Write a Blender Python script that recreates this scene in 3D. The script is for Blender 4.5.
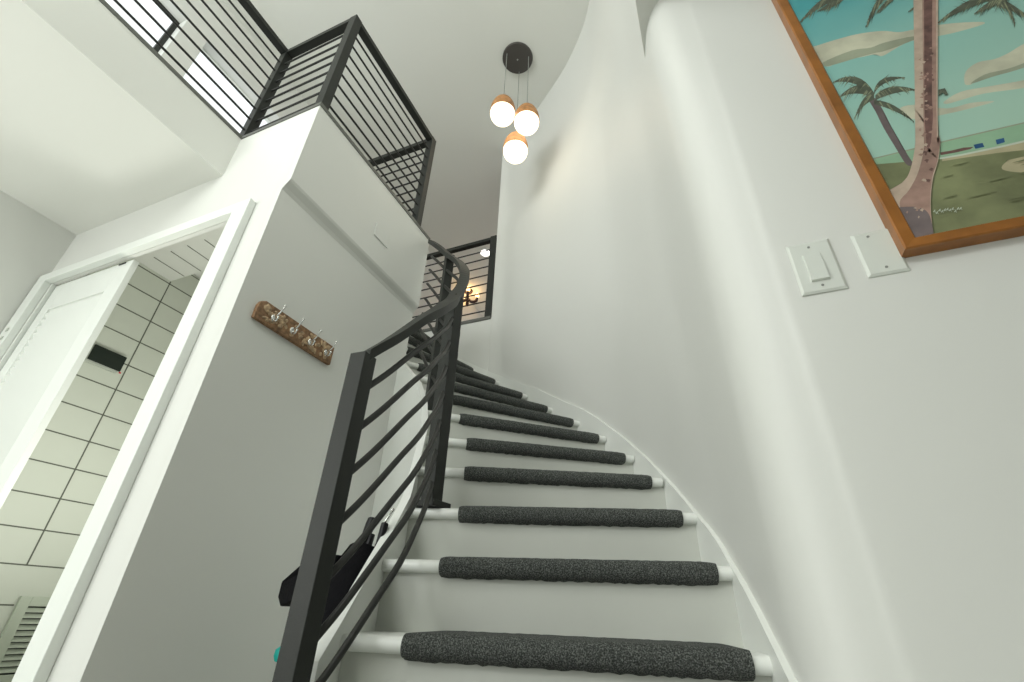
import bpy, bmesh, math, random
from mathutils import Vector, Matrix
random.seed(7)
C = bpy.context.scene.collection
for o in list(bpy.data.objects): bpy.data.objects.remove(o)

# ------------------------------------------------------------------ camera
# world: x right, y away, z up, origin at the lens; floor 0.43 m below it
FPX = 466.55
UP = Vector((32.08, 793.68, -FPX)).normalized()
AX = 225.41
FW = Vector((AX, (-AX*UP.x + FPX*UP.z)/UP.y, -FPX)).normalized()
RT = FW.cross(UP)
cam_d = bpy.data.cameras.new('camera'); cam = bpy.data.objects.new('camera', cam_d); C.objects.link(cam)
cam_d.sensor_width = 36; cam_d.lens = FPX/1024*36; cam_d.clip_start = .02
cam.matrix_world = Matrix(((RT.x, RT.y, RT.z, 0), (FW.x, FW.y, FW.z, 0), (UP.x, UP.y, UP.z, 0), (0, 0, 0, 1)))
bpy.context.scene.camera = cam
# ------------------------------------------------------------------ world, light, exposure
w = bpy.data.worlds.new('World'); bpy.context.scene.world = w; w.use_nodes = True
w.node_tree.nodes['Background'].inputs[0].default_value = (.95, 1.0, 1.0, 1)
w.node_tree.nodes['Background'].inputs[1].default_value = 1.15
def area(name, loc, target, sx, sy, power, col):
    l = bpy.data.lights.new(name, 'AREA'); l.shape = 'RECTANGLE'; l.size = sx; l.size_y = sy; l.energy = power; l.color = col
    o = bpy.data.objects.new(name, l); C.objects.link(o); o.location = loc
    o.rotation_euler = (Vector(target)-Vector(loc)).to_track_quat('-Z', 'Y').to_euler()
    return o
area('window_daylight_lower', (-2.7, -1.5, .7), (-2.3, 1.2, 1.0), 1.6, 1.6, 24, (.985, 1, .97))  # key light added behind the camera for the left front wall, no window modelled
area('window_daylight_upper', (-2.0, -3.6, 3.1), (-1.0, 2.0, 4.3), 2.2, 1.2, 120, (.985, 1, .97))  # unseen fill light added behind the camera for the upper walls and ceiling
area('window_daylight_upper_right', (.0, -1.3, 3.4), (-2.2, .6, 1.4), 1.4, 1.2, 46, (.985, 1, .97))  # unseen fill added high on the right to brighten the long stair wall
area('hall_daylight', (-1.9, 7.0, 3.3), (-3.0, 4.8, 4.7), .8, .9, 15, (1, .99, .96))  # fill light added out of sight to lift the dim hall
area('window_daylight_side', (-3.5, -1.6, .5), (-1.5, .2, 1.2), 1.6, 1.4, 26, (.985, 1, .97))  # added fill brightening the lower left room; no window is built there
area('closet_daylight', (-2.35, 1.55, .1), (-2.9, 1.45, 1.9), .5, .4, 11, (1, 1, .93))  # added uplight for the closet soffit and panelling, no fixture modelled
vs = bpy.context.scene.view_settings
vs.view_transform = 'Standard'; vs.look = 'None'; vs.gamma = 1; vs.exposure = 0.15; vs.use_curve_mapping = False

# ------------------------------------------------------------------ materials
def mat(name, col, rough=.5, metal=0, bump=0, scale=30, var=0, spec=.5, emit=None, estr=0, varscale=None):
    m = bpy.data.materials.new(name); m.use_nodes = True; nt = m.node_tree; b = nt.nodes['Principled BSDF']
    b.inputs['Base Color'].default_value = (*col, 1); b.inputs['Roughness'].default_value = rough
    b.inputs['Metallic'].default_value = metal; b.inputs['Specular IOR Level'].default_value = spec
    tc = nt.nodes.new('ShaderNodeTexCoord')
    if var:
        n = nt.nodes.new('ShaderNodeTexNoise'); n.inputs['Scale'].default_value = varscale or scale; n.inputs['Detail'].default_value = 4
        nt.links.new(tc.outputs['Object'], n.inputs['Vector'])
        r = nt.nodes.new('ShaderNodeValToRGB'); r.color_ramp.elements[0].position = .3; r.color_ramp.elements[1].position = .7
        r.color_ramp.elements[0].color = (*[c*(1-var) for c in col], 1); r.color_ramp.elements[1].color = (*[min(1, c*(1+var)) for c in col], 1)
        nt.links.new(n.outputs['Fac'], r.inputs['Fac']); nt.links.new(r.outputs['Color'], b.inputs['Base Color'])
    if bump:
        n = nt.nodes.new('ShaderNodeTexNoise'); n.inputs['Scale'].default_value = scale; n.inputs['Detail'].default_value = 3
        nt.links.new(tc.outputs['Object'], n.inputs['Vector'])
        bp = nt.nodes.new('ShaderNodeBump'); bp.inputs['Strength'].default_value = bump; bp.inputs['Distance'].default_value = .01
        nt.links.new(n.outputs['Fac'], bp.inputs['Height']); nt.links.new(bp.outputs['Normal'], b.inputs['Normal'])
    if emit:
        b.inputs['Emission Color'].default_value = (*emit, 1); b.inputs['Emission Strength'].default_value = estr
    return m
WALL = mat('wall_paint', (.675, .685, .65), .45, bump=.03, scale=6, spec=.35)
CEIL = mat('ceiling_paint', (.70, .71, .665), .7, bump=.03, scale=20)
TRIM = mat('white_gloss_trim', (.76, .79, .75), .3)
TILE = mat('closet_panel', (.60, .63, .55), .45, bump=.02, scale=5)
GROOVE = mat('groove', (.12, .13, .10), .8)
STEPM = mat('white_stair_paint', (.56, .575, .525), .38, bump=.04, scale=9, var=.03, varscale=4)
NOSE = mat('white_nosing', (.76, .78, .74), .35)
METAL = mat('charcoal_metal', (.019, .021, .018), .5, bump=.05, scale=200, spec=.3)
ROD = mat('black_rod_metal', (.012, .013, .011), .45)
CHAN = mat('grey_channel', (.11, .115, .10), .5)
WOOD = mat('oak_shade', (.42, .20, .07), .5, var=.35, scale=30, varscale=25)
FRAMEW = mat('frame_wood', (.30, .115, .022), .35, var=.25, scale=18, varscale=14)
CANOPY = mat('canopy_bronze', (.055, .05, .045), .45)
GLOBE = mat('globe_glass', (1, .95, .85), .3, emit=(1, .86, .62), estr=1.8)
CORD = mat('cord', (.25, .26, .24), .5)
PLATE = mat('switch_plastic', (.66, .69, .64), .3)
SCREW = mat('screw_head', (.25, .26, .24), .4)
CHROME = mat('chrome', (.7, .7, .68), .18, metal=1)
CARVE = mat('carved_wood', (.23, .13, .065), .7, var=.45, scale=60, varscale=45, bump=.3)
STONE = mat('carved_leaf', (.42, .30, .18), .7, var=.5, scale=70, varscale=50, bump=.3)
BLACK = mat('black_fabric', (.004, .004, .005), .85, bump=.3, scale=120, spec=.1)
BLKPL = mat('black_plastic', (.006, .006, .007), .45, spec=.3)
TEAL = mat('teal_plastic', (.0, .35, .30), .4)
SCREEN = mat('dark_screen', (.02, .027, .021), .5, spec=.15)
SILVER = mat('silver_rim', (.45, .48, .42), .35)
RED = mat('red_light', (.55, .02, .04), .4)
VENTM = mat('vent_paint', (.52, .57, .47), .4)
DARK = mat('vent_dark', (.03, .035, .03), .8)
HALLW = mat('hall_paint', (.42, .35, .31), .7)
FLOORM = mat('floor_tile', (.55, .55, .50), .35, var=.05, scale=3)
BRONZE = mat('dark_red_bronze', (.025, .005, .005), .4)
AMBER = mat('amber_bulb', (1, .7, .3), .4, emit=(1, .62, .25), estr=4)
LED = mat('downlight', (1, 1, 1), .4, emit=(1, .97, .92), estr=6)
GLASS = mat('window_glass', (.9, .95, .95), .05)
def glassify(m):
    nt = m.node_tree; mx = nt.nodes.new('ShaderNodeMixShader'); t = nt.nodes.new('ShaderNodeBsdfTransparent'); g = nt.nodes.new('ShaderNodeBsdfGlossy'); g.inputs['Roughness'].default_value = .03
    mx.inputs[0].default_value = .05; nt.links.new(t.outputs[0], mx.inputs[1]); nt.links.new(g.outputs[0], mx.inputs[2]); nt.links.new(mx.outputs[0], nt.nodes['Material Output'].inputs[0])
glassify(GLASS)
def carpet_mat():
    m = mat('carpet_pile', (.075, .085, .075), .95, bump=1.0, scale=420, var=0)
    nt = m.node_tree; b = nt.nodes['Principled BSDF']; tc = nt.nodes['Texture Coordinate']
    n = nt.nodes.new('ShaderNodeTexNoise'); n.inputs['Scale'].default_value = 330; n.inputs['Detail'].default_value = 2
    r = nt.nodes.new('ShaderNodeValToRGB'); e = r.color_ramp.elements
    e[0].position = .38; e[0].color = (.03, .034, .031, 1); e[1].position = .66; e[1].color = (.22, .235, .215, 1)
    e.new(.52).color = (.085, .093, .085, 1)
    nt.links.new(tc.outputs['Object'], n.inputs['Vector']); nt.links.new(n.outputs['Fac'], r.inputs['Fac']); nt.links.new(r.outputs['Color'], b.inputs['Base Color'])
    return m
CARPET = carpet_mat()

# ------------------------------------------------------------------ helpers
def tag(o, label=None, cat=None, group=None, kind=None):
    if label: o['label'] = label
    if cat: o['category'] = cat
    if group: o['group'] = group
    if kind: o['kind'] = kind
    return o
def empty(name, loc, label, cat, group=None):
    o = bpy.data.objects.new(name, None); C.objects.link(o); o.location = loc; o.empty_display_size = .05
    bpy.context.view_layer.update()
    return tag(o, label, cat, group)
def obj(name, bm, m, parent=None, smooth=False, bevel=0):
    me = bpy.data.meshes.new(name)
    bmesh.ops.recalc_face_normals(bm, faces=bm.faces); bm.to_mesh(me); bm.free()
    for mm in (m if isinstance(m, (list, tuple)) else [m]): me.materials.append(mm)
    o = bpy.data.objects.new(name, me); C.objects.link(o)
    if parent:
        o.parent = parent
        off = Vector((0, 0, 0)); p = parent
        while p: off += p.location; p = p.parent
        me.transform(Matrix.Translation(-off))          # all shapes are given in world metres
    if smooth:
        for p in me.polygons: p.use_smooth = True
        if smooth == 'auto':
            try: me.set_sharp_from_angle(angle=math.radians(40))
            except Exception: pass
    if bevel:
        b = o.modifiers.new('bevel', 'BEVEL'); b.width = bevel; b.segments = 2; b.limit_method = 'ANGLE'
    return o
def bx(bm, x0, x1, y0, y1, z0, z1, mi=0):
    v = [bm.verts.new(p) for p in ((x0,y0,z0),(x1,y0,z0),(x1,y1,z0),(x0,y1,z0),(x0,y0,z1),(x1,y0,z1),(x1,y1,z1),(x0,y1,z1))]
    for f in ((0,3,2,1),(4,5,6,7),(0,1,5,4),(1,2,6,5),(2,3,7,6),(3,0,4,7)):
        bm.faces.new([v[i] for i in f]).material_index = mi
def box(name, x0, x1, y0, y1, z0, z1, m, parent=None, bevel=0):
    bm = bmesh.new(); bx(bm, x0, x1, y0, y1, z0, z1); return obj(name, bm, m, parent, bevel=bevel)
def struct(name, bm, m, **k): return tag(obj(name, bm, m, **k), kind='structure')
def sbox(name, boxes, m, bevel=0):
    bm = bmesh.new()
    for b in boxes: bx(bm, *b)
    return struct(name, bm, m, bevel=bevel)
def sweep(bm, pts, sec, closed=False, up=Vector((0, 0, 1)), vertical=False):
    """sweep a section (list of (side, up) offsets) along pts"""
    pts = [Vector(p) for p in pts]; rings = []
    for i, p in enumerate(pts):
        a = pts[max(i-1, 0)]; b = pts[min(i+1, len(pts)-1)]; t = (b-a).normalized()
        s = t.cross(up)
        if s.length < 1e-4: s = Vector((1, 0, 0))
        s.normalize(); n = up.copy() if vertical else s.cross(t).normalized()
        rings.append([bm.verts.new(p + s*u + n*v) for u, v in sec])
    k = len(sec)
    for r0, r1 in zip(rings[:-1], rings[1:]):
        for i in range(k): bm.faces.new((r0[i], r0[(i+1) % k], r1[(i+1) % k], r1[i]))
    bm.faces.new(rings[0][::-1]); bm.faces.new(rings[-1])
def circ(r, n=10): return [(r*math.cos(2*math.pi*i/n), r*math.sin(2*math.pi*i/n)) for i in range(n)]
def rect(w_, h_): return [(-w_/2, -h_/2), (w_/2, -h_/2), (w_/2, h_/2), (-w_/2, h_/2)]
def tube(name, pts, r, m, parent=None, n=10):
    bm = bmesh.new(); sweep(bm, pts, circ(r, n)); return obj(name, bm, m, parent, smooth='auto')
def lathe(name, prof, c, m, parent=None, n=32, smooth='auto'):
    bm = bmesh.new(); rings = []
    for r, z in prof:
        rings.append([bm.verts.new((c[0]+r*math.cos(2*math.pi*i/n), c[1]+r*math.sin(2*math.pi*i/n), c[2]+z)) for i in range(n)] if r > 1e-5 else [bm.verts.new((c[0], c[1], c[2]+z))])
    for a, b in zip(rings[:-1], rings[1:]):
        if len(a) == 1 and len(b) == 1: continue
        for i in range(n):
            j = (i+1) % n
            if len(a) == 1: bm.faces.new((a[0], b[i], b[j]))
            elif len(b) == 1: bm.faces.new((a[i], a[j], b[0]))
            else: bm.faces.new((a[i], a[j], b[j], b[i]))
    if len(rings[0]) > 1: bm.faces.new(rings[0][::-1])
    if len(rings[-1]) > 1: bm.faces.new(rings[-1])
    return obj(name, bm, m, parent, smooth=smooth)
def catmull(pts, n=8):
    P = [Vector(p) for p in pts]; P = [P[0]*2-P[1]] + P + [P[-1]*2-P[-2]]; out = []
    for i in range(1, len(P)-2):
        for k in range(n):
            t = k/n; a, b, c, d = P[i-1:i+3]
            out.append(.5*((2*b)+(c-a)*t+(2*a-5*b+4*c-d)*t*t+(3*b-a-3*c+d)*t**3))
    out.append(P[-2]); return out

# ------------------------------------------------------------------ levels
ZF, ZS, ZL, ZC = -.426, 2.06, 2.38, 4.79
YB = 1.0                   # left front wall plane (faces the camera side)
XU, XA = -1.642, -1.68     # upper and lower face of the long wall left of the stair
XLAND = -2.24              # edge of the landing over the hall
XLW, XUP = -3.6, -3.43     # left walls, lower and upper storey

# ------------------------------------------------------------------ setting
sbox('floor', [(-3.7, 3.4, -4.2, 3.4, ZF-.1, ZF)], FLOORM)
sbox('ceiling', [(-3.7, 3.4, -4.2, 7.4, ZC, ZC+.1)], CEIL)
# landing slab (floor of the upper storey, L shaped, plus the slab over the entrance on the right)
sbox('ceiling_landing', [(-3.6, XLAND, -4.2, YB, ZS, ZL), (-3.6, -1.80, YB+.0005, 1.566, ZS+.0005, ZL),
                         (-3.6, -1.80, 1.566, 2.10, 2.22, ZL), (-3.6, -2.42, 2.10, 3.25, 2.22, ZL)], CEIL)
sbox('ceiling_entry', [(.036, 3.4, -4.2, 1.35, ZS, ZL)], CEIL)
sbox('floor_hall', [(-3.6, -1.5, 3.36, 7.3, ZL-.2, ZL)], HALLW)
# left front wall with the closet doorway
OL, OR, OT = -3.49, -1.926, 1.63
sbox('wall_front', [(OR, XA-.001, YB, YB+.12, ZF, ZS), (OL, OR, YB, YB+.02, OT, ZS), (XLW, OL, YB, YB+.12, ZF, ZS), (XLAND-.0005, XU-.0005, YB, YB+.12, ZS, ZL-.0005)], WALL)
# long wall beside the stair: upper part stands 4 cm proud over a ledge
bm = bmesh.new()
prof = [(-1.80, ZF), (XA, ZF), (XA, 1.732), (XA+.010, 1.752), (XU-.006, 1.778), (XU, 1.792), (XU, ZL), (-1.80, ZL)]
pa = [bm.verts.new((x, YB+.0005, z)) for x, z in prof]; pb = [bm.verts.new((x, 2.15, z)) for x, z in prof]
for i in range(8): j = (i+1) % 8; bm.faces.new((pa[i], pa[j], pb[j], pb[i]))
bm.faces.new(pa); bm.faces.new(pb[::-1])
struct('wall_stair_side', bm, WALL)
sbox('wall_left', [(XLW-.1, XLW, -4.2, YB, ZF, ZS)], WALL)
# upper left wall with two tall windows
WZ0, WZ1 = 2.46, 4.255
wins = [(-.9, .765), (.945, 2.1)]
ys = [-4.2, wins[0][0], wins[0][1], wins[1][0], wins[1][1], 7.3]
sbox('wall_upper_left', [(XUP-.16, XUP, ys[0], ys[1], ZL, ZC), (XUP-.16, XUP, ys[2], ys[3], ZL, ZC), (XUP-.16, XUP, ys[4], ys[5], ZL, ZC)] +
     [(XUP-.16, XUP, a, b, ZL, WZ0) for a, b in wins] + [(XUP-.16, XUP, a, b, WZ1, ZC) for a, b in wins], WALL)
for i, (a, b) in enumerate(wins):
    bm = bmesh.new(); f = .035; x0, x1 = XUP-.15, XUP-.115
    bx(bm, x0, x1, a, a+f, WZ0, WZ1); bx(bm, x0, x1, b-f, b, WZ0, WZ1); bx(bm, x0, x1, a+f, b-f, WZ0, WZ0+f); bx(bm, x0, x1, a+f, b-f, WZ1-f*.4, WZ1)
    fr = struct('window_%d' % (i+1), bm, METAL if i == 0 else TRIM)
    box('window_pane', XUP-.136, XUP-.130, a+f, b-f, WZ0+f, WZ1-f*.4, GLASS, fr)
sbox('wall_hall', [(-3.6, -1.4, 7.2, 7.3, ZL, ZC), (-1.5, -1.4, 3.45, 7.2, ZL, ZC)], HALLW)  # far wall, plus an unseen side wall added to keep sky light out
sbox('wall_entry_upper', [(.036, .15, -4.2, .97, ZL, ZC)], WALL)
sbox('wall_entry_back', [(-1.5, 3.3, -4.3, -4.2, ZF, ZS), (-.7, 3.3, -4.3, -4.2, ZS, ZC)], WALL)  # unseen wall added to block sky light and darken the picture wall
sbox('wall_entry_side', [(3.2, 3.3, -4.2, 1.2, ZF, ZS)], WALL)

# curved wall: straight at the entrance, bends round and sweeps up behind the stair
W0 = [(3.2,.985),(1.2,.985),(.34,.985),(.2,.992),(.13,1.02),(.092,1.09),(.074,1.2),(.052,1.36),(.01,1.6),(-.06,1.81),(-.165,2.06),(-.31,2.32),(-.485,2.545),(-.685,2.75),(-.915,2.93),(-1.165,3.07),(-1.42,3.19),(-1.54,3.235),(-1.64,3.25)]
W1 = [(3.2,.985),(1.2,.985),(.34,.985),(.18,.985),(.09,.99),(.03,1.035),(-.012,1.12),(-.04,1.27),(-.085,1.45),(-.145,1.66),(-.225,1.92),(-.345,2.2),(-.505,2.42),(-.70,2.62),(-.925,2.80),(-1.18,2.985),(-1.43,3.16),(-1.54,3.225),(-1.64,3.25)]
a0, a1 = catmull([(x, y, 0) for x, y in W0], 5), catmull([(x, y, 0) for x, y in W1], 5)
def wall_t(z): return ((z-ZF)/(ZC-ZF))**1.35      # the wall leans in a little as it rises
bm = bmesh.new(); NZ = 12; grid = []
for p, q in zip(a0, a1):
    col = []
    for k in range(NZ+1):
        t = k/NZ; v = p.lerp(q, t**1.35); col.append(bm.verts.new((v.x, v.y, ZF+(ZC-ZF)*t)))
    grid.append(col)
for c0, c1 in zip(grid[:-1], grid[1:]):
    for k in range(NZ): bm.faces.new((c0[k], c1[k], c1[k+1], c0[k+1]))
# thickness: a second skin set back from the stair
back = []
for i, (p, q) in enumerate(zip(a0, a1)):
    j0, j1 = max(i-1, 0), min(i+1, len(a0)-1); t = (a0[j1]-a0[j0]).normalized(); n = Vector((-t.y, t.x, 0))
    if n.y < 0 and i < 20: n = -n
    n = Vector((t.y, -t.x, 0)); 
    col = []
    for k in range(NZ+1):
        v = p.lerp(q, (k/NZ)**1.35) + n*.10; col.append(bm.verts.new((v.x, v.y, ZF+(ZC-ZF)*k/NZ)))
    back.append(col)
for c0, c1 in zip(back[:-1], back[1:]):
    for k in range(NZ): bm.faces.new((c0[k], c0[k+1], c1[k+1], c1[k]))
for k in range(NZ): bm.faces.new((grid[-1][k], back[-1][k], back[-1][k+1], grid[-1][k+1]))
struct('wall_right', bm, WALL, smooth='auto')
sbox('wall_back', [(-3.6, -1.641, 3.25, 3.35, ZF, ZL)], WALL)
# enclosure under the stair, past the end of the long wall
sbox('wall_under_stair', [(-1.80, -1.36, 2.151, 2.20, ZF, .80)], WALL)

# closet behind the doorway
sbox('wall_closet', [(XLW, XLW+.10, YB+.12, 2.09, ZF, 2.22), (-3.5, -1.80, 2.04, 2.09, ZF, 2.22)], WALL)
bm = bmesh.new()
bx(bm, -3.5, -3.483, 1.13, 2.03, ZF, 2.215)
struct('trim_closet_panelling', bm, TILE)
bm = bmesh.new(); g = .0035; X0, X1 = -3.4832, -3.4815
for z in [2.20, 2.035, 1.873, 1.703, 1.531, 1.353, 1.175, 1.0, .826, .657, .487, .317]: bx(bm, X0, X1, 1.333, 2.03, z-g, z+g)
bx(bm, X0, X1, 1.14, 2.03, .142-g, .142+g); bx(bm, X0, X1, 1.14, 1.598, -.045-g, -.045+g)
bx(bm, X0, X1+.001, 1.566-g, 1.566+g, .142, 2.055)
for x in (-3.326, -3.150, -2.985, -2.82, -2.655, -2.49, -2.325): bx(bm, x-g, x+g, 1.333, 1.56, ZS-.0015, ZS-.0002)
struct('trim_panel_grooves', bm, GROOVE)

# casing round the doorway (three boards)
bm = bmesh.new(); yf = YB-.036
bx(bm, OR, OR+.101, yf, YB-.0005, ZF, 1.69); bx(bm, OL-.10, OR, yf, YB-.0005, OT, 1.69); bx(bm, OL-.10, OL, yf, YB-.0005, ZF, OT)
bx(bm, OR, OR+.012, YB, YB+.12, ZF, OT-.001); bx(bm, OL, OL+.012, YB, YB+.12, ZF, OT-.001)
struct('trim_doorway_casing', bm, TRIM, bevel=.003)

# landing edge channel
bm = bmesh.new()
bx(bm, XLAND-.02, XLAND+.004, -4.0, YB+.001, ZL-.006, ZL+.018); bx(bm, XLAND-.02, XU+.004, YB-.005, YB+.02, ZL-.006, ZL+.018)
bx(bm, XU-.02, XU+.005, YB-.004, 2.15, ZL-.006, ZL+.018)
struct('trim_landing_edge', bm, CHAN)
sbox('trim_hall_edge', [(-3.4, -1.645, 3.238, 3.262, ZL-.016, ZL+.014)], CHAN)

# louvred closet door, closed leaf on the left of the doorway
d = empty('louvred_door', (-3.08, 1.04, ZF), 'white louvred closet door leaf filling the left half of the closet doorway', 'door')
DX0, DX1, DY0, DY1 = -3.47, -2.735, 1.020, 1.050
LX0, LX1, LZ1 = -3.385, -2.86, 1.43
bm = bmesh.new()
bx(bm, DX0, LX0, DY0, DY1, ZF+.01, 1.618); bx(bm, LX1, DX1, DY0, DY1, ZF+.01, 1.618)
bx(bm, LX0, LX1, DY0, DY1, LZ1, 1.618); bx(bm, LX0, LX1, DY0, DY1, ZF+.01, ZF+.15)
obj('door_frame', bm, TRIM, d, bevel=.002)
bm = bmesh.new(); z = ZF+.17
while z < LZ1-.01:
    v = [bm.verts.new(p) for p in ((LX0,DY0+.002,z+.030),(LX1,DY0+.002,z+.030),(LX1,DY0+.009,z+.034),(LX0,DY0+.009,z+.034),(LX0,DY1-.010,z-.004),(LX1,DY1-.010,z-.004),(LX1,DY1-.001,z),(LX0,DY1-.001,z))]
    for f in ((0,1,5,4),(3,7,6,2),(0,3,2,1),(4,5,6,7),(0,4,7,3),(1,2,6,5)): bm.faces.new([v[i] for i in f])
    z += .044
obj('louvres', bm, TRIM, d)
box('top_guide', -2.86, -2.80, DY0-.004, DY0-.0002, 1.606, 1.614, DARK, d) 
bm = bmesh.new()
for i, z in enumerate((1.17, 1.225, 1.28)): bx(bm, OL-.052-.0*i, OL-.03, yf-.004, yf-.0005, z, z+.02)
h = obj('hinge', bm, SILVER, d); h['label'] = 'small metal hinge on the casing'

# ------------------------------------------------------------------ closet wall: tablet and vent
t = empty('wall_tablet', (-3.4815, 1.437, 1.335), 'black screen control tablet on the grooved closet wall', 'control panel')
box('mount', -3.4812, -3.468, 1.324, 1.520, 1.268, 1.372, SILVER, t, bevel=.004)
box('screen', -3.468, -3.459, 1.337, 1.532, 1.284, 1.390, SCREEN, t, bevel=.006)
box('indicator_light', -3.459, -3.456, 1.525, 1.537, 1.272, 1.282, RED, t)
v = empty('wall_vent', (-3.482, 1.8, -.30), 'pale louvred return air vent low on the closet wall', 'vent')
bm = bmesh.new(); VX0, VX1 = -3.4812, -3.462; y0, y1, z0, z1 = 1.604, 2.02, -.40, -.003
bx(bm, VX0, VX1, y0, y0+.05, z0, z1); bx(bm, VX0, VX1, y1-.05, y1, z0, z1); bx(bm, VX0, VX1, y0+.05, y1-.05, z1-.045, z1); bx(bm, VX0, VX1, y0+.05, y1-.05, z0, z0+.05)
obj('vent_frame', bm, VENTM, v, bevel=.002)
box('backing', VX0, VX0+.001, y0+.05, y1-.05, z0+.05, z1-.045, DARK, v)
bm = bmesh.new(); z = z1-.052
while z > z0+.06:
    q = [bm.verts.new(p) for p in ((VX1-.001,y0+.05,z-.019),(VX1-.001,y1-.05,z-.019),(VX0+.003,y1-.05,z),(VX0+.003,y0+.05,z),(VX1-.001,y0+.05,z-.021),(VX1-.001,y1-.05,z-.021),(VX0+.003,y1-.05,z-.002),(VX0+.003,y0+.05,z-.002))]
    for f in ((0,1,2,3),(4,7,6,5),(0,4,5,1),(3,2,6,7)): bm.faces.new([q[i] for i in f])
    z -= .0265
obj('slats', bm, VENTM, v)

# ------------------------------------------------------------------ staircase
R_ = .187
def ztop(k): return -.052 + R_*(k-1)
Lp = {-1:(-.78,.66),0:(-.83,.87),1:(-.885,1.068),2:(-.955,1.275),3:(-1.015,1.46),4:(-1.08,1.585),5:(-1.165,1.735),6:(-1.27,1.86),7:(-1.41,1.98),8:(-1.60,2.09),9:(-1.80,2.17),10:(-1.93,2.22),11:(-2.05,2.24),12:(-2.16,2.25),13:(-2.28,2.25),14:(-2.40,2.25)}
Rp = {-1:(.10,.79),0:(.085,1.02),1:(.058,1.25),2:(.018,1.5),3:(-.071,1.755),4:(-.19,2.01),5:(-.335,2.29),6:(-.508,2.51),7:(-.708,2.715),8:(-.939,2.897),9:(-1.18,3.02),10:(-1.456,3.10),11:(-1.72,3.19),12:(-1.96,3.215),13:(-2.18,3.23),14:(-2.40,3.235)}
stair = empty('staircase', (-.4, 1.2, ZF), 'white curved staircase with charcoal carpet on each tread against the curved wall', 'staircase')
def fwd(k):   # horizontal unit vector pointing up the stair, square to nosing k
    a, b = Vector(Lp[k]), Vector(Rp[k]); d_ = (b-a).normalized(); return Vector((-d_.y, d_.x))
def line_pts(k, off, ext=0):
    a, b = Vector(Lp[k]), Vector(Rp[k]); f = fwd(k); e = (b-a).normalized()*ext
    return a+f*off-e, b+f*off+e
TH = .036
for k in range(0, 15):
    zt = ztop(k); bm = bmesh.new()
    # tread board with bullnose front: profile along f, swept from left end to right end
    a, b = Vector(Lp[k]), Vector(Rp[k]); f = fwd(k); dr = (b-a).normalized()
    prof = [(TH/2-TH/2*math.sin(math.pi*i/8), -TH/2+TH/2*math.cos(math.pi*i/8)) for i in range(9)]    # (along f, z rel to top) front half round
    b = b+dr*.006
    ra = [bm.verts.new((*(a+f*u), zt+zz)) for u, zz in prof]; rb = [bm.verts.new((*(b+f*u), zt+zz)) for u, zz in prof]
    for i in range(8): bm.faces.new((ra[i], rb[i], rb[i+1], ra[i+1]))
    if k < 14:
        a2, b2 = line_pts(k+1, .03); b2 = b2+(b2-a2).normalized()*.02
    else: a2, b2 = a+Vector((-.03, 0)), b+Vector((-.03, 0))
    q = [bm.verts.new((*p, zz)) for p, zz in ((a2, zt), (b2, zt), (b2, zt-TH), (a2, zt-TH))]
    bm.faces.new((ra[0], q[0], q[1], rb[0])); bm.faces.new((ra[8], rb[8], q[2], q[3])); bm.faces.new([*ra, q[3], q[0]]); bm.faces.new([*rb[::-1], q[1], q[2]]); bm.faces.new(q)
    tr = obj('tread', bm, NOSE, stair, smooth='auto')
    # riser under this nosing
    c0, c1 = line_pts(k, .028, .022); c2, c3 = line_pts(k, .042, .022)
    bm = bmesh.new(); zb = ztop(k-1) if k > 0 else ZF
    vv = [bm.verts.new((*p, zz)) for zz in (zb, zt-TH) for p in (c0, c1, c3, c2)]
    for ff in ((0,1,5,4),(1,2,6,5),(2,3,7,6),(3,0,4,7),(0,3,2,1),(4,5,6,7)): bm.faces.new([vv[i] for i in ff])
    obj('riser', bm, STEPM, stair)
    # carpet wrapped round the nosing
    if k == 14: continue
    f0, f1 = {1:(.165,.95),2:(.18,.95),3:(.183,.953),4:(.185,.955),5:(.185,.955),7:(.185,.955)}.get(k,(.175,.955)); A2, B2 = a.lerp(b, f0), a.lerp(b, f1)
    N = 60; th = .010; bm = bmesh.new(); rings = []
    back_l = min(.24, (Vector(line_pts(k+1, .0)[0]).lerp(Vector(line_pts(k+1, 0)[1]), f0)-A2).length)
    for i in range(N+1):
        s = i/N; P = A2.lerp(B2, s); Q = Vector(line_pts(k+1, .02)[0]).lerp(Vector(line_pts(k+1, .02)[1]), f0+(f1-f0)*s)
        dpt = (Q-P).dot(f); ring = []
        fl = random.uniform(-.002, .002); fr2 = random.uniform(-.0006, .0006)
        edge = 1 - .35*math.exp(-min(s, 1-s)*60)
        R1 = TH/2+th*edge+fr2
        ring.append((min(dpt, .26), 0.0)); ring.append((min(dpt, .26), th*edge+fr2))
        for j in range(11):
            an = math.pi*j/10; ring.append((TH/2-R1*math.sin(an), -TH/2+R1*math.cos(an)))
        ring.append((.026, -TH/2-R1-.002+fl)); ring.append((.026, -TH/2-R1+.008))
        rings.append([bm.verts.new((*(P+f*u), zt+zz)) for u, zz in ring])
    for r0, r1 in zip(rings[:-1], rings[1:]):
        for i in range(len(r0)-1): bm.faces.new((r0[i], r0[i+1], r1[i+1], r1[i]))
    bm.faces.new(rings[0]); bm.faces.new(rings[-1][::-1])
    cp = obj('carpet_strip', bm, CARPET, tr, smooth='auto'); cp['label'] = 'charcoal looped carpet strip wrapped over the nosing'
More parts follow.
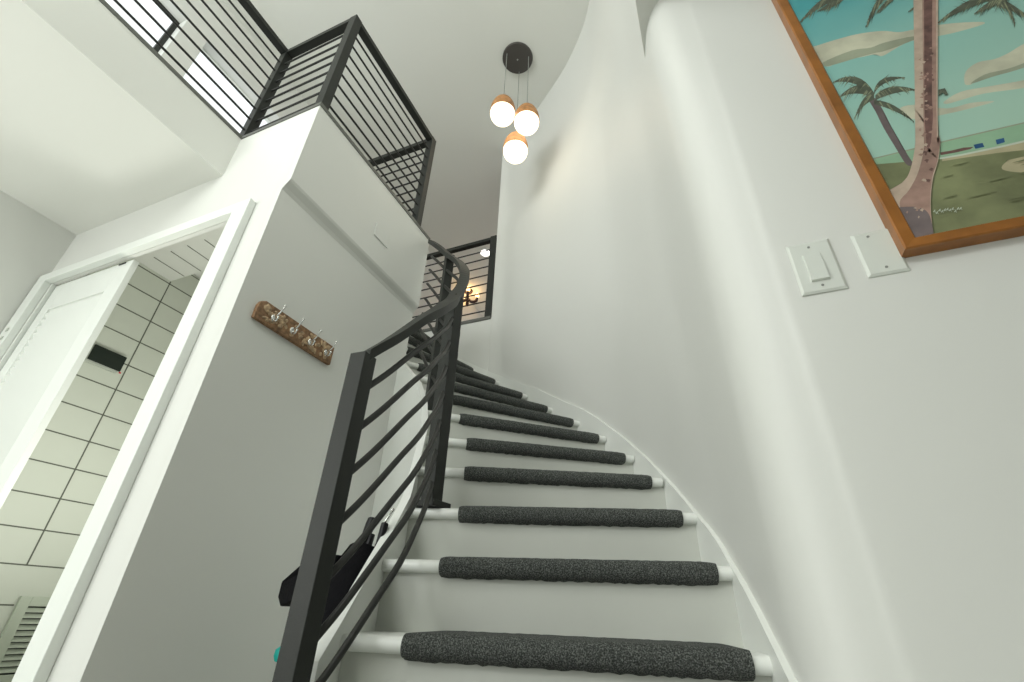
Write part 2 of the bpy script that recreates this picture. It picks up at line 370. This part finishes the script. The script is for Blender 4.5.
# inner closed stringer
def inner(t):
    k0 = int(math.floor(t)); k0 = max(-1, min(13, k0)); u = t-k0
    return Vector(Lp[k0]).lerp(Vector(Lp[k0+1]), u)
bm = bmesh.new(); rings = []
for i in range(0, 61):
    t_ = .55 + i*(8.6)/60; p = inner(t_); q = inner(min(t_+.2, 13.9))-inner(t_-.0); n = Vector((-q.y, q.x)).normalized()
    zt = ztop(t_)+.035; zb = max(ZF, zt-.36) if t_ < 3.3 else ZF
    rings.append([bm.verts.new((*(p+n*u), zz)) for u, zz in ((-.002, zt), (.026, zt), (.026, zb), (-.002, zb))])
for r0, r1 in zip(rings[:-1], rings[1:]):
    for i in range(4): bm.faces.new((r0[i], r0[(i+1) % 4], r1[(i+1) % 4], r1[i]))
bm.faces.new(rings[0]); bm.faces.new(rings[-1][::-1])
obj('inner_stringer', bm, NOSE, stair, smooth='auto')
# skirting that follows the curved wall
sk = [(1.0,-.17),(1.08,-.113),(1.131,-.084),(1.204,-.04),(1.308,.02),(1.408,.077),(1.552,.154),(1.675,.242),(1.80,.326),(2.038,.50),(2.305,.718),(2.54,.939),(2.77,1.171),(3.02,1.458),(3.165,1.721),(3.24,1.84)]
def sk_z(y):
    for (y0_, z0_), (y1_, z1_) in zip(sk[:-1], sk[1:]):
        if y0_ <= y <= y1_: return z0_+(z1_-z0_)*(y-y0_)/(y1_-y0_)
    return None
cur = []
for p, q in zip(a0, a1):
    z_ = sk_z(p.y)
    if p.x < -.712:
        for (x0_, z0_), (x1_, z1_) in (((-.712,1.171),(-1.075,1.458)),((-1.075,1.458),(-1.47,1.722)),((-1.47,1.722),(-1.96,2.008))):
            if x1_ <= p.x <= x0_: z_ = z0_+(z1_-z0_)*(p.x-x0_)/(x1_-x0_)
    if z_ is None or p.x > .13 or p.x < -1.65: continue
    v = p.lerp(q, wall_t(z_)); cur.append(Vector((v.x, v.y, z_)))
cur += [Vector((-1.80, 3.250, 1.915)), Vector((-2.05, 3.250, 2.06)), Vector((-2.38, 3.250, 2.26))]
bm = bmesh.new(); rings = []
for i, p in enumerate(cur):
    t_ = (cur[min(i+1, len(cur)-1)]-cur[max(i-1, 0)]); n = Vector((-t_.y, t_.x, 0)).normalized()
    rings.append([bm.verts.new(v_) for v_ in ((p+n*.014), (p-n*.02), (p-n*.02-Vector((0,0,.34))), (p+n*.014-Vector((0,0,.34))))])
for r0, r1 in zip(rings[:-1], rings[1:]):
    for i in range(4): bm.faces.new((r0[i], r0[(i+1) % 4], r1[(i+1) % 4], r1[i]))
bm.faces.new(rings[0]); bm.faces.new(rings[-1][::-1])
obj('skirt_board', bm, NOSE, stair, smooth='auto')

# ------------------------------------------------------------------ stair railing
HR = [(-.857,.91,.617),(-.838,1.0,.722),(-.830,1.115,.862),(-.838,1.205,.955),(-.865,1.295,1.045),(-.905,1.40,1.145),(-.953,1.505,1.265),(-.985,1.605,1.405),(-1.03,1.69,1.56),(-1.13,1.785,1.73),(-1.28,1.885,1.915),(-1.43,1.985,2.11),(-1.60,2.12,2.325)]
hr = catmull(HR, 6)
rail = empty('stair_railing', (-.857, .91, ZF), 'charcoal metal railing with curved handrail and bent rods up the inner side of the stair', 'railing')
def post(name, x, y, z0, z1, s, rot, parent, m=METAL):
    bm = bmesh.new(); bmesh.ops.create_cube(bm, size=1)
    bmesh.ops.transform(bm, matrix=Matrix.Translation((x, y, (z0+z1)/2)) @ Matrix.Rotation(rot, 4, 'Z') @ Matrix.Diagonal((s, s, z1-z0, 1)), verts=bm.verts)
    return obj(name, bm, m, parent, bevel=.002)
post('newel_post', -.857, .91, ZF, .622, .052, math.radians(2), rail)
bm = bmesh.new(); sweep(bm, hr, rect(.052, .040), vertical=True); obj('handrail', bm, METAL, rail, bevel=.002)
p2 = post('newel_post', -.955, 1.51, ztop(3)+.001, 1.255, .056, math.radians(-10), rail)
bm = bmesh.new(); bmesh.ops.create_cube(bm, size=1)
bmesh.ops.transform(bm, matrix=Matrix.Translation((-.955, 1.515, ztop(3)+.012)) @ Matrix.Rotation(math.radians(-10), 4, 'Z') @ Matrix.Diagonal((.10, .10, .022, 1)), verts=bm.verts)
obj('base_plate', bm, METAL, p2, bevel=.003)
post('newel_post', -1.282, 1.905, ztop(6)+.001, 1.925, .05, math.radians(-40), rail)
for i in range(7):
    off = Vector((0, 0, -.117-.1195*i)); a_ = 3
    tube('rod', [p+off for p in hr[:-2]], .0092, ROD, rail)

# ------------------------------------------------------------------ landing railing
ZR = ZL+.99
lr = empty('landing_railing', (XU, YB, ZL), 'charcoal horizontal rod railing round the landing edge above the hooks wall', 'railing')
S = .055
def panel(x0, y0, x1, y1, parent, n=8, z0=ZL, z1=ZR):
    # top rail and evenly spaced rods between two points
    d_ = Vector((x1-x0, y1-y0, 0)).normalized()
    bm = bmesh.new(); sweep(bm, [(x0, y0, z1-.02), (x1, y1, z1-.02)], rect(.05, .04)); obj('top_rail', bm, METAL, parent, bevel=.002)
    for i in range(n):
        z = z0+(z1-.04-z0)*(i+1)/(n+1)
        tube('rod', [(x0, y0, z), (x1, y1, z)], .0068, ROD, parent, n=8)
XI, YI = XLAND-.03, YB+.03
panel(XI, -4.0, XI, YI, lr); panel(XI, YI, XU-.03, YI, lr); panel(XU-.03, YI, XU-.03, 2.0, lr); panel(XU-.03, 2.0, -3.4, 2.0, lr)
for x, y in ((XI, YI), (XU-.03, YI), (XU-.03, 2.0)): post('post', x, y, ZL-.01, ZR, S, 0, lr)
hl = empty('hall_railing', (-1.70, 3.27, ZL), 'charcoal horizontal rod railing behind the stair, below the small downlight', 'railing')
panel(-1.69, 3.275, -3.38, 3.275, hl, z1=ZR+.03)
post('post', -1.678, 3.278, ZL-.01, ZR+.035, .068, 0, hl)

# ------------------------------------------------------------------ pendant lamp
cx, cy = -1.087, 2.34
pen = empty('pendant_lamp', (cx, cy, ZC), 'round bronze canopy pendant lamp with three lit wood topped globes', 'ceiling lamp')
lathe('canopy', [(0, -.035), (.10, -.035), (.146, -.026), (.15, -.02), (.15, 0)], (cx, cy, ZC), CANOPY, pen, n=48)
lathe('canopy_screw', [(0, -.045), (.007, -.043), (.008, -.035)], (cx, cy, ZC), CORD, pen, n=12)
for (x, y, zc) in ((-1.163, 2.251, 3.815), (-.975, 2.355, 3.735), (-1.118, 2.462, 3.55)):
    tube('cord', [(x, y, ZC-.03), (x, y, zc+.2)], .0035, CORD, pen, n=6)
    R1 = .112
    prof = []
    for i in range(13):
        a_ = math.pi/2*i/12; prof.append((R1*1.0*math.sin(a_), .205*math.cos(a_)))
    sh = lathe('wood_shade', prof + [(R1*1.0, -.012), (R1-.004, -.012), (R1-.004, 0)], (x, y, zc), WOOD, pen)
    prof = [(R1-.005, 0)] + [((R1-.003)*math.cos(a_), -.012-.115*math.sin(a_)) for a_ in [math.pi/2*i/12 for i in range(13)]]
    g_ = lathe('globe', prof, (x, y, zc), GLOBE, sh); g_['label'] = 'glowing white globe'
    l = bpy.data.lights.new('globe_light', 'POINT'); l.energy = .7; l.color = (1, .82, .6); l.shadow_soft_size = .1
    lo = bpy.data.objects.new('globe_light', l); C.objects.link(lo); lo.location = (x, y, zc-.24)

# ------------------------------------------------------------------ hall lights
h = empty('hall_lamp', (-3.33, 5.65, ZC), 'amber lit hall ceiling lamp with dark curled metal arms seen through the far railing', 'ceiling lamp')
hx, hy = -3.33, 5.65
lathe('canopy', [(0, -.03), (.07, -.03), (.08, 0)], (hx, hy, ZC), BRONZE, h, n=20)
tube('stem', [(hx, hy, ZC-.02), (hx, hy, ZC-.16)], .012, BRONZE, h, n=8)
for k in range(4):
    an = 2*math.pi*k/4+.5; pts = [(hx+math.cos(an)*r, hy+math.sin(an)*r, ZC-.16+zz) for r, zz in ((0, 0), (.05, -.05), (.10, -.06), (.15, -.03), (.16, .03))]
    a1_ = tube('arm', catmull(pts, 4), .026, BRONZE, h, n=6)
    lathe('bulb', [(0, -.03), (.03, -.02), (.035, .01), (.02, .05), (0, .07)], (pts[-1][0], pts[-1][1], pts[-1][2]+.04), AMBER, a1_, n=10)
l = bpy.data.lights.new('hall_glow', 'POINT'); l.energy = 5; l.color = (1, .62, .28); l.shadow_soft_size = .12
lo = bpy.data.objects.new('hall_glow', l); C.objects.link(lo); lo.location = (hx, hy, ZC-.15)
dl = empty('downlight', (-2.63, 4.86, ZC), 'small round white recessed downlight on the hall ceiling', 'ceiling light')
lathe('trim_ring', [(.095, 0), (.095, -.012), (.075, -.012), (.07, 0)], (-2.63, 4.86, ZC), TRIM, dl, n=24)
lathe('lens', [(0, -.006), (.074, -.006), (.074, 0)], (-2.63, 4.86, ZC), LED, dl, n=24)

# ------------------------------------------------------------------ hook rack
hk = empty('hook_rack', (XA, 1.315, 1.09), 'carved brown wooden rack with four double metal hooks on the wall', 'coat rack')
bm = bmesh.new(); ZH0, ZH1, YH0, YH1 = 1.043, 1.143, 1.085, 1.548
pts = [(YH0, ZH0), (YH1, ZH0), (YH1, ZH1-.004), (YH1-.004, ZH1), (YH0+.03, ZH1), (YH0+.008, ZH1-.014), (YH0, ZH1-.035)]
va = [bm.verts.new((XA+.0005, y, z)) for y, z in pts]; vb = [bm.verts.new((XA+.020, y, z)) for y, z in pts]
bm.faces.new(va[::-1]); bm.faces.new(vb)
for i in range(len(pts)): j = (i+1) % len(pts); bm.faces.new((va[i], va[j], vb[j], vb[i]))
brd = obj('board', bm, CARVE, hk, bevel=.002)
bm = bmesh.new(); rnd = random.Random(3)
for i in range(70):
    y = rnd.uniform(YH0+.03, YH1-.02); z = rnd.uniform(ZH0+.018, ZH1-.015); a_ = rnd.uniform(0, 3.14); sx, sz = rnd.uniform(.009, .021), rnd.uniform(.007, .013)
    bmesh.ops.create_icosphere(bm, subdivisions=1, radius=1, matrix=Matrix.Translation((XA+.020, y, z)) @ Matrix.Rotation(a_, 4, 'X') @ Matrix.Diagonal((.007, sx, sz, 1)))
tag(obj('carving', bm, STONE, hk), kind='stuff')
for y in (1.165, 1.275, 1.385, 1.495):
    bm = bmesh.new(); xb = XA+.027
    bmesh.ops.create_icosphere(bm, subdivisions=2, radius=1, matrix=Matrix.Translation((xb, y, 1.085)) @ Matrix.Diagonal((.004, .011, .018, 1)))
    sweep(bm, catmull([(xb, y, 1.09), (xb+.022, y, 1.095), (xb+.040, y, 1.112), (xb+.050, y, 1.135)], 4), circ(.0035, 8))
    bmesh.ops.create_icosphere(bm, subdivisions=2, radius=.006, matrix=Matrix.Translation((xb+.050, y, 1.136)))
    sweep(bm, catmull([(xb, y, 1.08), (xb+.012, y, 1.066), (xb+.024, y, 1.066), (xb+.030, y, 1.08)], 4), circ(.0035, 8))
    bmesh.ops.create_icosphere(bm, subdivisions=2, radius=.0055, matrix=Matrix.Translation((xb+.030, y, 1.081)))
    o = obj('hook', bm, CHROME, hk, smooth=True)

# ------------------------------------------------------------------ plates
def bevel_plate(name, x0, x1, z0, z1, yw, parent, m=PLATE, t=.006, e=.005):
    bm = bmesh.new()
    o_ = [(x0, z0), (x1, z0), (x1, z1), (x0, z1)]; i_ = [(x0+e, z0+e), (x1-e, z0+e), (x1-e, z1-e), (x0+e, z1-e)]
    a = [bm.verts.new((x, yw, z)) for x, z in o_]; b = [bm.verts.new((x, yw-t*.45, z)) for x, z in o_]; c = [bm.verts.new((x, yw-t, z)) for x, z in i_]
    for p, q in ((a, b), (b, c)):
        for i in range(4): j = (i+1) % 4; bm.faces.new((p[i], p[j], q[j], q[i]))
    bm.faces.new(c); bm.faces.new(a[::-1]); return obj(name, bm, m, parent)
def screw(x, z, y, parent):
    bm = bmesh.new(); bmesh.ops.create_cone(bm, segments=12, radius1=.0028, radius2=.0028, depth=.0012, cap_ends=True, matrix=Matrix.Translation((x, y, z)) @ Matrix.Rotation(math.pi/2, 4, 'X'))
    obj('screw', bm, SCREW, parent)
YW = .985
s = empty('light_switch', (.287, YW, .681), 'white rocker light switch left of the blank plate on the curved wall', 'light switch')
bevel_plate('wall_plate', .2455, .330, .612, .749, YW-.0003, s)
bm = bmesh.new()
q = [(.2695, .640), (.3045, .640), (.3045, .712), (.2695, .712)]
a = [bm.verts.new((x, YW-.006, z)) for x, z in q]; b = [bm.verts.new((x+(.0015 if x < .28 else -.0015), YW-(.0125 if z < .67 else .009), z+(.0015 if z < .67 else -.0015))) for x, z in q]
bm.faces.new(b)
for i in range(4): j = (i+1) % 4; bm.faces.new((a[i], a[j], b[j], b[i]))
obj('rocker', bm, PLATE, s)
screw(.287, .733, YW-.0067, s); screw(.287, .628, YW-.0067, s)
s = empty('blank_plate', (.406, YW, .686), 'white blank wall plate touching the lower corner of the picture frame', 'wall plate')
bevel_plate('wall_plate', .370, .4415, .628, .743, YW-.0003, s)
screw(.398, .729, YW-.0067, s); screw(.405, .644, YW-.0067, s)
o = box('blank_plate', XU+.0003, XU+.006, 1.60, 1.735, 1.956, 2.052, WALL, bevel=.002)
tag(o, 'painted over cover plate high on the wall below the landing railing', 'wall plate')

# ------------------------------------------------------------------ framed painting
def mul(M, u, v_): pass
def on_wall(u, v_, y):      # where the sight line of a measured photo point meets the wall plane at depth y
    d_ = Vector((u-512, 341-v_, -FPX)); r = Vector((d_.dot(RT), d_.dot(FW), d_.dot(UP))); return (r.x*y/r.y, r.z*y/r.y)
FX0, FX1, FZ0, FZ1 = .436, 1.46, .661, 1.80
pic = empty('framed_painting', (.95, YW, 1.23), 'wood framed beach painting of palm trees on the right wall', 'painting')
bm = bmesh.new(); e = .030; y0, y1 = .952, YW-.0005
o_ = [(FX0, FZ0), (FX1, FZ0), (FX1, FZ1), (FX0, FZ1)]
def ringq(d, y): return [bm.verts.new((x+(d if x < 1 else -d), y, z+(d if z < 1 else -d))) for x, z in o_]
R0, R1q, R2, R3 = ringq(0, y1), ringq(0, y0+.003), ringq(.003, y0), ringq(e-.006, y0+.002)
R4 = ringq(e, y0+.010)
for p, q in ((R0, R1q), (R1q, R2), (R2, R3), (R3, R4)):
    for i in range(4): j = (i+1) % 4; bm.faces.new((p[i], p[j], q[j], q[i]))
obj('frame', bm, FRAMEW, pic)
YP = y0+.009
def sky_mat():
    m = mat('painted_sky', (.3, .5, .45), .5); nt = m.node_tree; b = nt.nodes['Principled BSDF']
    tc = nt.nodes['Texture Coordinate']; sx = nt.nodes.new('ShaderNodeSeparateXYZ'); nt.links.new(tc.outputs['Object'], sx.inputs[0])
    mr = nt.nodes.new('ShaderNodeMapRange'); mr.inputs['From Min'].default_value = -.45; mr.inputs['From Max'].default_value = .62
    ad = nt.nodes.new('ShaderNodeMath'); ad.operation = 'MULTIPLY_ADD'; ad.inputs[1].default_value = -.35; nt.links.new(sx.outputs['X'], ad.inputs[0]); nt.links.new(sx.outputs['Z'], ad.inputs[2])
    n = nt.nodes.new('ShaderNodeTexNoise'); n.inputs['Scale'].default_value = 5; n.inputs['Detail'].default_value = 5; nt.links.new(tc.outputs['Object'], n.inputs['Vector'])
    a2_ = nt.nodes.new('ShaderNodeMath'); a2_.operation = 'MULTIPLY_ADD'; a2_.inputs[1].default_value = .18; nt.links.new(n.outputs['Fac'], a2_.inputs[0]); nt.links.new(ad.outputs[0], a2_.inputs[2])
    nt.links.new(a2_.outputs[0], mr.inputs['Value'])
    r = nt.nodes.new('ShaderNodeValToRGB'); e_ = r.color_ramp.elements
    e_[0].position = 0; e_[0].color = (.40, .56, .42, 1); e_[1].position = 1; e_[1].color = (.07, .34, .36, 1)
    e_.new(.35).color = (.36, .55, .45, 1); e_.new(.7).color = (.24, .48, .43, 1)
    nt.links.new(mr.outputs[0], r.inputs['Fac']); nt.links.new(r.outputs['Color'], b.inputs['Base Color']); return m
def pm(name, c, var=.2, sc=25): return mat(name, c, .5, var=var, scale=sc, varscale=sc)
PM = [sky_mat(), pm('painted_cloud', (.50, .50, .38), .18, 14), pm('painted_water', (.27, .44, .29), .1, 12), pm('painted_grass', (.20, .22, .11), .35, 9),
      pm('painted_sand', (.42, .38, .24), .12, 20), pm('painted_bark', (.33, .21, .17), .3, 22), pm('painted_dark_bark', (.14, .075, .065), .4, 45),
      pm('painted_frond', (.085, .10, .07), .4, 40), pm('painted_light_bark', (.47, .37, .29), .15, 30), pm('painted_blue', (.02, .09, .22), .2), pm('painted_light_frond', (.22, .24, .15), .3, 40),
      pm('painted_shadow_bark', (.15, .12, .12), .25, 20), pm('painted_cloud_shade', (.30, .33, .24), .15, 14), pm('painted_foam', (.52, .58, .48), .1)]
bm = bmesh.new(); layer = [0]
CX0, CX1, CZ0, CZ1 = FX0+e-.004, FX1-e+.004, FZ0+e-.004, FZ1-e+.004
def poly(pts, mi):
    layer[0] += 1; y = YP-.000003*layer[0]
    # keep inside the canvas (clip against its four sides)
    for ax, lim, sg in ((0, CX0, 1), (0, CX1, -1), (1, CZ0, 1), (1, CZ1, -1)):
        out = []
        for i in range(len(pts)):
            p, q = pts[i-1], pts[i]; pi, qi = (p[ax]-lim)*sg >= 0, (q[ax]-lim)*sg >= 0
            if pi != qi: t = (lim-p[ax])/(q[ax]-p[ax]); out.append((p[0]+(q[0]-p[0])*t, p[1]+(q[1]-p[1])*t))
            if qi: out.append(q)
        pts = out
        if len(pts) < 3: return
    vs_ = [bm.verts.new((x, y, z)) for x, z in pts]
    fc = bm.faces.new(vs_); fc.material_index = mi
    bmesh.ops.triangulate(bm, faces=[fc])
def smooth_poly(pts, n=4):
    out = []; L = len(pts)
    for i in range(L):
        a, b, c, d_ = (Vector(pts[(i+j) % L]) for j in (-1, 0, 1, 2))
        for k in range(n):
            t = k/n; out.append(tuple(.5*((2*b)+(c-a)*t+(2*a-5*b+4*c-d_)*t*t+(3*b-a-3*c+d_)*t**3)))
    return out
def PA(l): return [on_wall(780+x/4.197, z/4.197, YP) for x, z in l]
def PB(l): return [on_wall(780+x/4.197, 110+z/4.197, YP) for x, z in l]
poly([(CX0, CZ0), (CX1, CZ0), (CX1, CZ1), (CX0, CZ1)], 0)
poly(smooth_poly(PA([(120,205),(160,190),(240,165),(330,142),(430,130),(500,135),(570,122),(700,100),(840,92),(850,103),(740,135),(660,152),(560,170),(500,195),(430,235),(400,228),(340,240),(250,258),(200,280),(150,250)])), 1)
poly(smooth_poly(PA([(180,262),(300,212),(380,200),(440,178),(560,152),(560,168),(440,214),(400,222),(340,238),(200,278)])), 12)
poly(smooth_poly(PA([(775,350),(780,300),(830,262),(900,248),(960,222),(1030,180),(1200,100),(1200,180),(1024,272),(930,300),(850,325),(800,355)])), 1)
poly(smooth_poly(PA([(800,352),(860,312),(950,290),(1030,262),(1200,190),(1200,210),(1024,284),(900,320)])), 12)
poly(smooth_poly(PA([(690,425),(760,385),(880,362),(1030,335),(1200,290),(1200,325),(1030,368),(860,392),(760,420),(700,436)])), 1)
poly(smooth_poly(PA([(500,460),(560,440),(700,455),(800,432),(900,425),(830,447),(700,478),(560,500)])), 1)
poly(PB([(300,228),(680,135),(1024,55),(3600,-548),(3600,-470),(1024,150),(670,215),(300,262)]), 2)
poly(PB([(300,224),(680,131),(1024,51),(3600,-552),(3600,-546),(1024,57),(680,137),(300,229)]), 12)
poly(PB([(300,240),(400,228),(680,205),(930,150),(1024,130),(3600,-470),(3600,700),(300,700)]), 3)
poly(PB([(680,204),(800,180),(940,148),(1024,130),(3600,-478),(3600,-400),(1100,160),(930,178),(800,196),(680,215)]), 4)
poly(PB([(670,200),(760,185),(940,147),(3600,-478),(3600,-471),(940,155),(760,192),(670,207)]), 13)
poly(smooth_poly(PB([(930,240),(960,212),(1024,195),(1700,40),(1700,170),(1100,250),(1024,262),(950,255)])), 4)
poly(PB([(672,178),(720,170),(770,158),(812,155),(800,164),(740,178),(675,190)]), 6)
poly(PB([(812,146),(850,138),(858,155),(820,163)]), 9); poly(PB([(905,125),(940,117),(944,135),(910,145)]), 9)
# small leaning palm
poly(smooth_poly(PB([(372,-45),(398,-50),(432,0),(470,75),(510,150),(556,222),(530,228),(480,150),(435,75),(400,5)])), 11)
def frond(c0, c1, c2, wid, n, mapf, up=1):
    """one palm frond: a curved spine c0-c1-c2 with drooping leaf strokes along it"""
    def B(t): return ((1-t)**2*c0[0]+2*t*(1-t)*c1[0]+t*t*c2[0], (1-t)**2*c0[1]+2*t*(1-t)*c1[1]+t*t*c2[1])
    top = [B(i/8) for i in range(9)]; w_ = [wid*math.sin(math.pi*min(1, .25+.72*i/8))*.62 for i in range(9)]
    poly(mapf([(x, y-ww*.3) for (x, y), ww in zip(top, w_)] + [(x, y+ww) for (x, y), ww in list(zip(top, w_))[::-1]]), 7)
    for i in range(n):
        t = rr.uniform(.05, 1); x, y = B(t); x2, y2 = B(min(1, t+.1)); dx, dy = x2-x+.01, y2-y
        L_ = wid*rr.uniform(.7, 1.5)*math.sin(math.pi*min(1, .2+.75*t)); l = math.hypot(dx, dy) or 1
        ex, ey = x+dx/l*L_*.7+rr.uniform(-4, 4), y+dy/l*L_*.5+L_*rr.uniform(.5, 1.05)*(1 if rr.random() < .8 else -.5)
        w0 = rr.uniform(2, 4.5); poly(mapf([(x-w0, y), (x+w0, y-1), (ex, ey)]), 10 if rr.random() < .38 else 7)
rr = random.Random(5)
frond((395,395), (330,290), (222,345), 42, 34, PA); frond((395,395), (330,330), (245,410), 46, 34, PA)
frond((395,400), (350,390), (312,500), 44, 26, PA); frond((395,385), (410,315), (525,326), 30, 26, PA)
frond((400,405), (460,350), (572,378), 40, 34, PA); frond((395,425), (480,430), (562,512), 30, 28, PA)
frond((395,400), (360,330), (290,330), 34, 20, PA)
# foliage hanging in at the top
frond((330,-60), (180,-30), (85,92), 46, 60, PA); frond((300,-50), (240,0), (160,48), 40, 40, PA)
frond((470,-60), (400,-10), (362,110), 50, 60, PA); frond((500,-40), (450,0), (405,55), 34, 36, PA)
frond((1000,-60), (780,-10), (662,98), 46, 70, PA); frond((900,-50), (960,0), (985,105), 44, 44, PA)
frond((820,-40), (920,-10), (1040,70), 52, 60, PA); frond((640,-30), (590,10), (540,50), 24, 20, PA)
frond((1040,-60), (900,-10), (815,60), 46, 50, PA); frond((1100,-60), (1080,10), (1060,100), 50, 30, PA)
for c1_, c2_ in (((420,-330),(230,-30)), ((480,-250),(420,-20)), ((800,-330),(900,-40)), ((900,-400),(1120,-60)), ((400,-420),(120,-160)), ((560,-200),(560,-20))):
    frond((615,-330), c1_, c2_, 46, 50, PA)
# big trunk
poly(smooth_poly(PB([(560,-1100),(565,0),(566,140),(545,255),(510,310),(430,365),(440,460),(545,560),(632,545),(630,400),(640,295),(662,215),(672,120),(660,20),(655,-1100)])), 8)
poly(smooth_poly(PB([(596,-1100),(600,0),(605,140),(580,260),(540,340),(500,395),(540,480),(632,540),(628,400),(636,290),(660,210),(668,110),(654,0),(648,-1100)])), 5)
poly(PB([(600,-1100),(604,-60),(606,60),(612,140),(596,190),(612,196),(632,140),(640,40),(636,-60),(640,-1100)]), 6)
poly(smooth_poly(PB([(480,430),(540,410),(600,420),(630,460),(632,560),(500,560)])), 11)
for i in range(90):
    z_ = rr.uniform(-260, 470); sh_ = max(0, z_-230)*.33; x = rr.uniform(585, 640)-sh_*rr.uniform(.3, 1); w0 = rr.uniform(4, 13); h0 = rr.uniform(3, 10)
    poly(PB([(x-w0, z_+h0*.3), (x, z_-h0*.6), (x+w0*.9, z_-h0*.2), (x+w0*.3, z_+h0)]), rr.choice([5, 5, 5, 8] if x < 612 else [5, 6, 6, 5]))
poly(PA([(662,382),(690,375),(704,402),(690,404),(680,392),(664,410)]), 7)
for i in range(16):    # soft bands in the grass
    x, z_ = rr.uniform(660, 1150), rr.uniform(225, 400); w0 = rr.uniform(60, 150)
    poly(smooth_poly(PB([(x, z_), (x+w0*.5, z_-w0*.12-3), (x+w0, z_-w0*.24), (x+w0*.5, z_-w0*.12+3)])), 3)
x = 640     # pale illegible brush signature
for i in range(11):
    z_ = 438-(i*1.2)+rr.uniform(-8, 4); poly(PB([(x, z_), (x+7, z_-9), (x+10, z_-8), (x+4, z_+2)]), 13); poly(PB([(x+5, z_-6), (x+12, z_+1), (x+11, z_+4)]), 13); x += 11
obj('canvas', bm, PM, pic)
fc = pic.children[-1]

# ------------------------------------------------------------------ black things stored beside the stair
um = empty('umbrella', (-1.10, 1.22, ZF), 'long black closed umbrella leaning beside the stair stringer', 'umbrella')
def taper(name, pts, rs, m, parent, n=10, squash=1):
    bm = bmesh.new(); rings = []; P = [Vector(p) for p in pts]
    for i, p in enumerate(P):
        t = (P[min(i+1, len(P)-1)]-P[max(i-1, 0)]).normalized(); s_ = t.cross(Vector((0, 1, .1))).normalized(); u = s_.cross(t)
        rings.append([bm.verts.new(p+s_*rs[i]*math.cos(2*math.pi*j/n)*(1+.12*(j % 2))+u*rs[i]*squash*math.sin(2*math.pi*j/n)) for j in range(n)])
    for r0, r1 in zip(rings[:-1], rings[1:]):
        for j in range(n): bm.faces.new((r0[j], r0[(j+1) % n], r1[(j+1) % n], r1[j]))
    bm.faces.new(rings[0][::-1]); bm.faces.new(rings[-1]); return obj(name, bm, m, parent, smooth='auto')
def lerp(a, b, t): return tuple(a[i]+(b[i]-a[i])*t for i in range(3))
A_, B_ = (-1.13, 1.20, ZF+.01), (-1.055, 1.325, .262)
taper('canopy', [lerp(A_, B_, t) for t in (.03, .1, .4, .7, .84)], [.008, .018, .034, .028, .016], BLACK, um, n=12)
taper('handle', [lerp(A_, B_, t) for t in (.82, .9, .97, .995, 1.0)], [.013, .014, .015, .014, .009], BLKPL, um)
um2 = empty('folded_chair', (-1.10, 1.20, ZF), 'black folded camp chair in its bag behind the first newel post', 'camp chair')
A2_, B2_ = (-1.03, 1.13, ZF+.012), (-1.05, 1.30, .165)
taper('bag', [lerp(A2_, B2_, t) for t in (0, .05, .3, .6, .85, 1)], [.06, .08, .09, .088, .078, .045], BLACK, um2, n=14)
for i, (dx, dy) in enumerate(((.06, .03), (.00, .05), (.035, .06))):
    A3 = (A2_[0]+dx, A2_[1]+dy, A2_[2]); B3 = (B2_[0]+dx*.9, B2_[1]+dy*.5, B2_[2]+.075-.03*i)
    tube('leg_tube', [A3, B3], .012, BLKPL, um2)
bm = bmesh.new(); bmesh.ops.create_icosphere(bm, subdivisions=2, radius=.006, matrix=Matrix.Translation((-.985, 1.33, .285)))
sweep(bm, [(-.995, 1.31, .24), (-.985, 1.33, .285)], circ(.004, 10)); o = obj('buckle', bm, CHROME, um2, smooth=True)
bm = bmesh.new(); P_ = [(-1.375, 1.345, .025), (-1.355, 1.325, .070), (-1.20, 1.26, .135), (-1.08, 1.25, .14), (-1.08, 1.25, .03), (-1.22, 1.27, .02), (-1.34, 1.33, -.002)]
pa = [bm.verts.new((x, y-.03, z)) for x, y, z in P_]; pb = [bm.verts.new((x, y+.03, z)) for x, y, z in P_]
for i in range(7): j = (i+1) % 7; bm.faces.new((pa[i], pa[j], pb[j], pb[i]))
bm.faces.new(pa); bm.faces.new(pb[::-1]); obj('seat_flap', bm, BLACK, um2, bevel=.006)
tl = lathe('duster', [(0, 0), (.02, .002), (.012, .012), (.010, .26), (.022, .265), (.028, .28), (.026, .298), (.012, .308), (0, .31)], (-1.448, 1.47, ZF), TEAL, None, n=20)
tag(tl, 'teal handled duster standing behind the first newel post, only its rounded tip showing', 'duster')
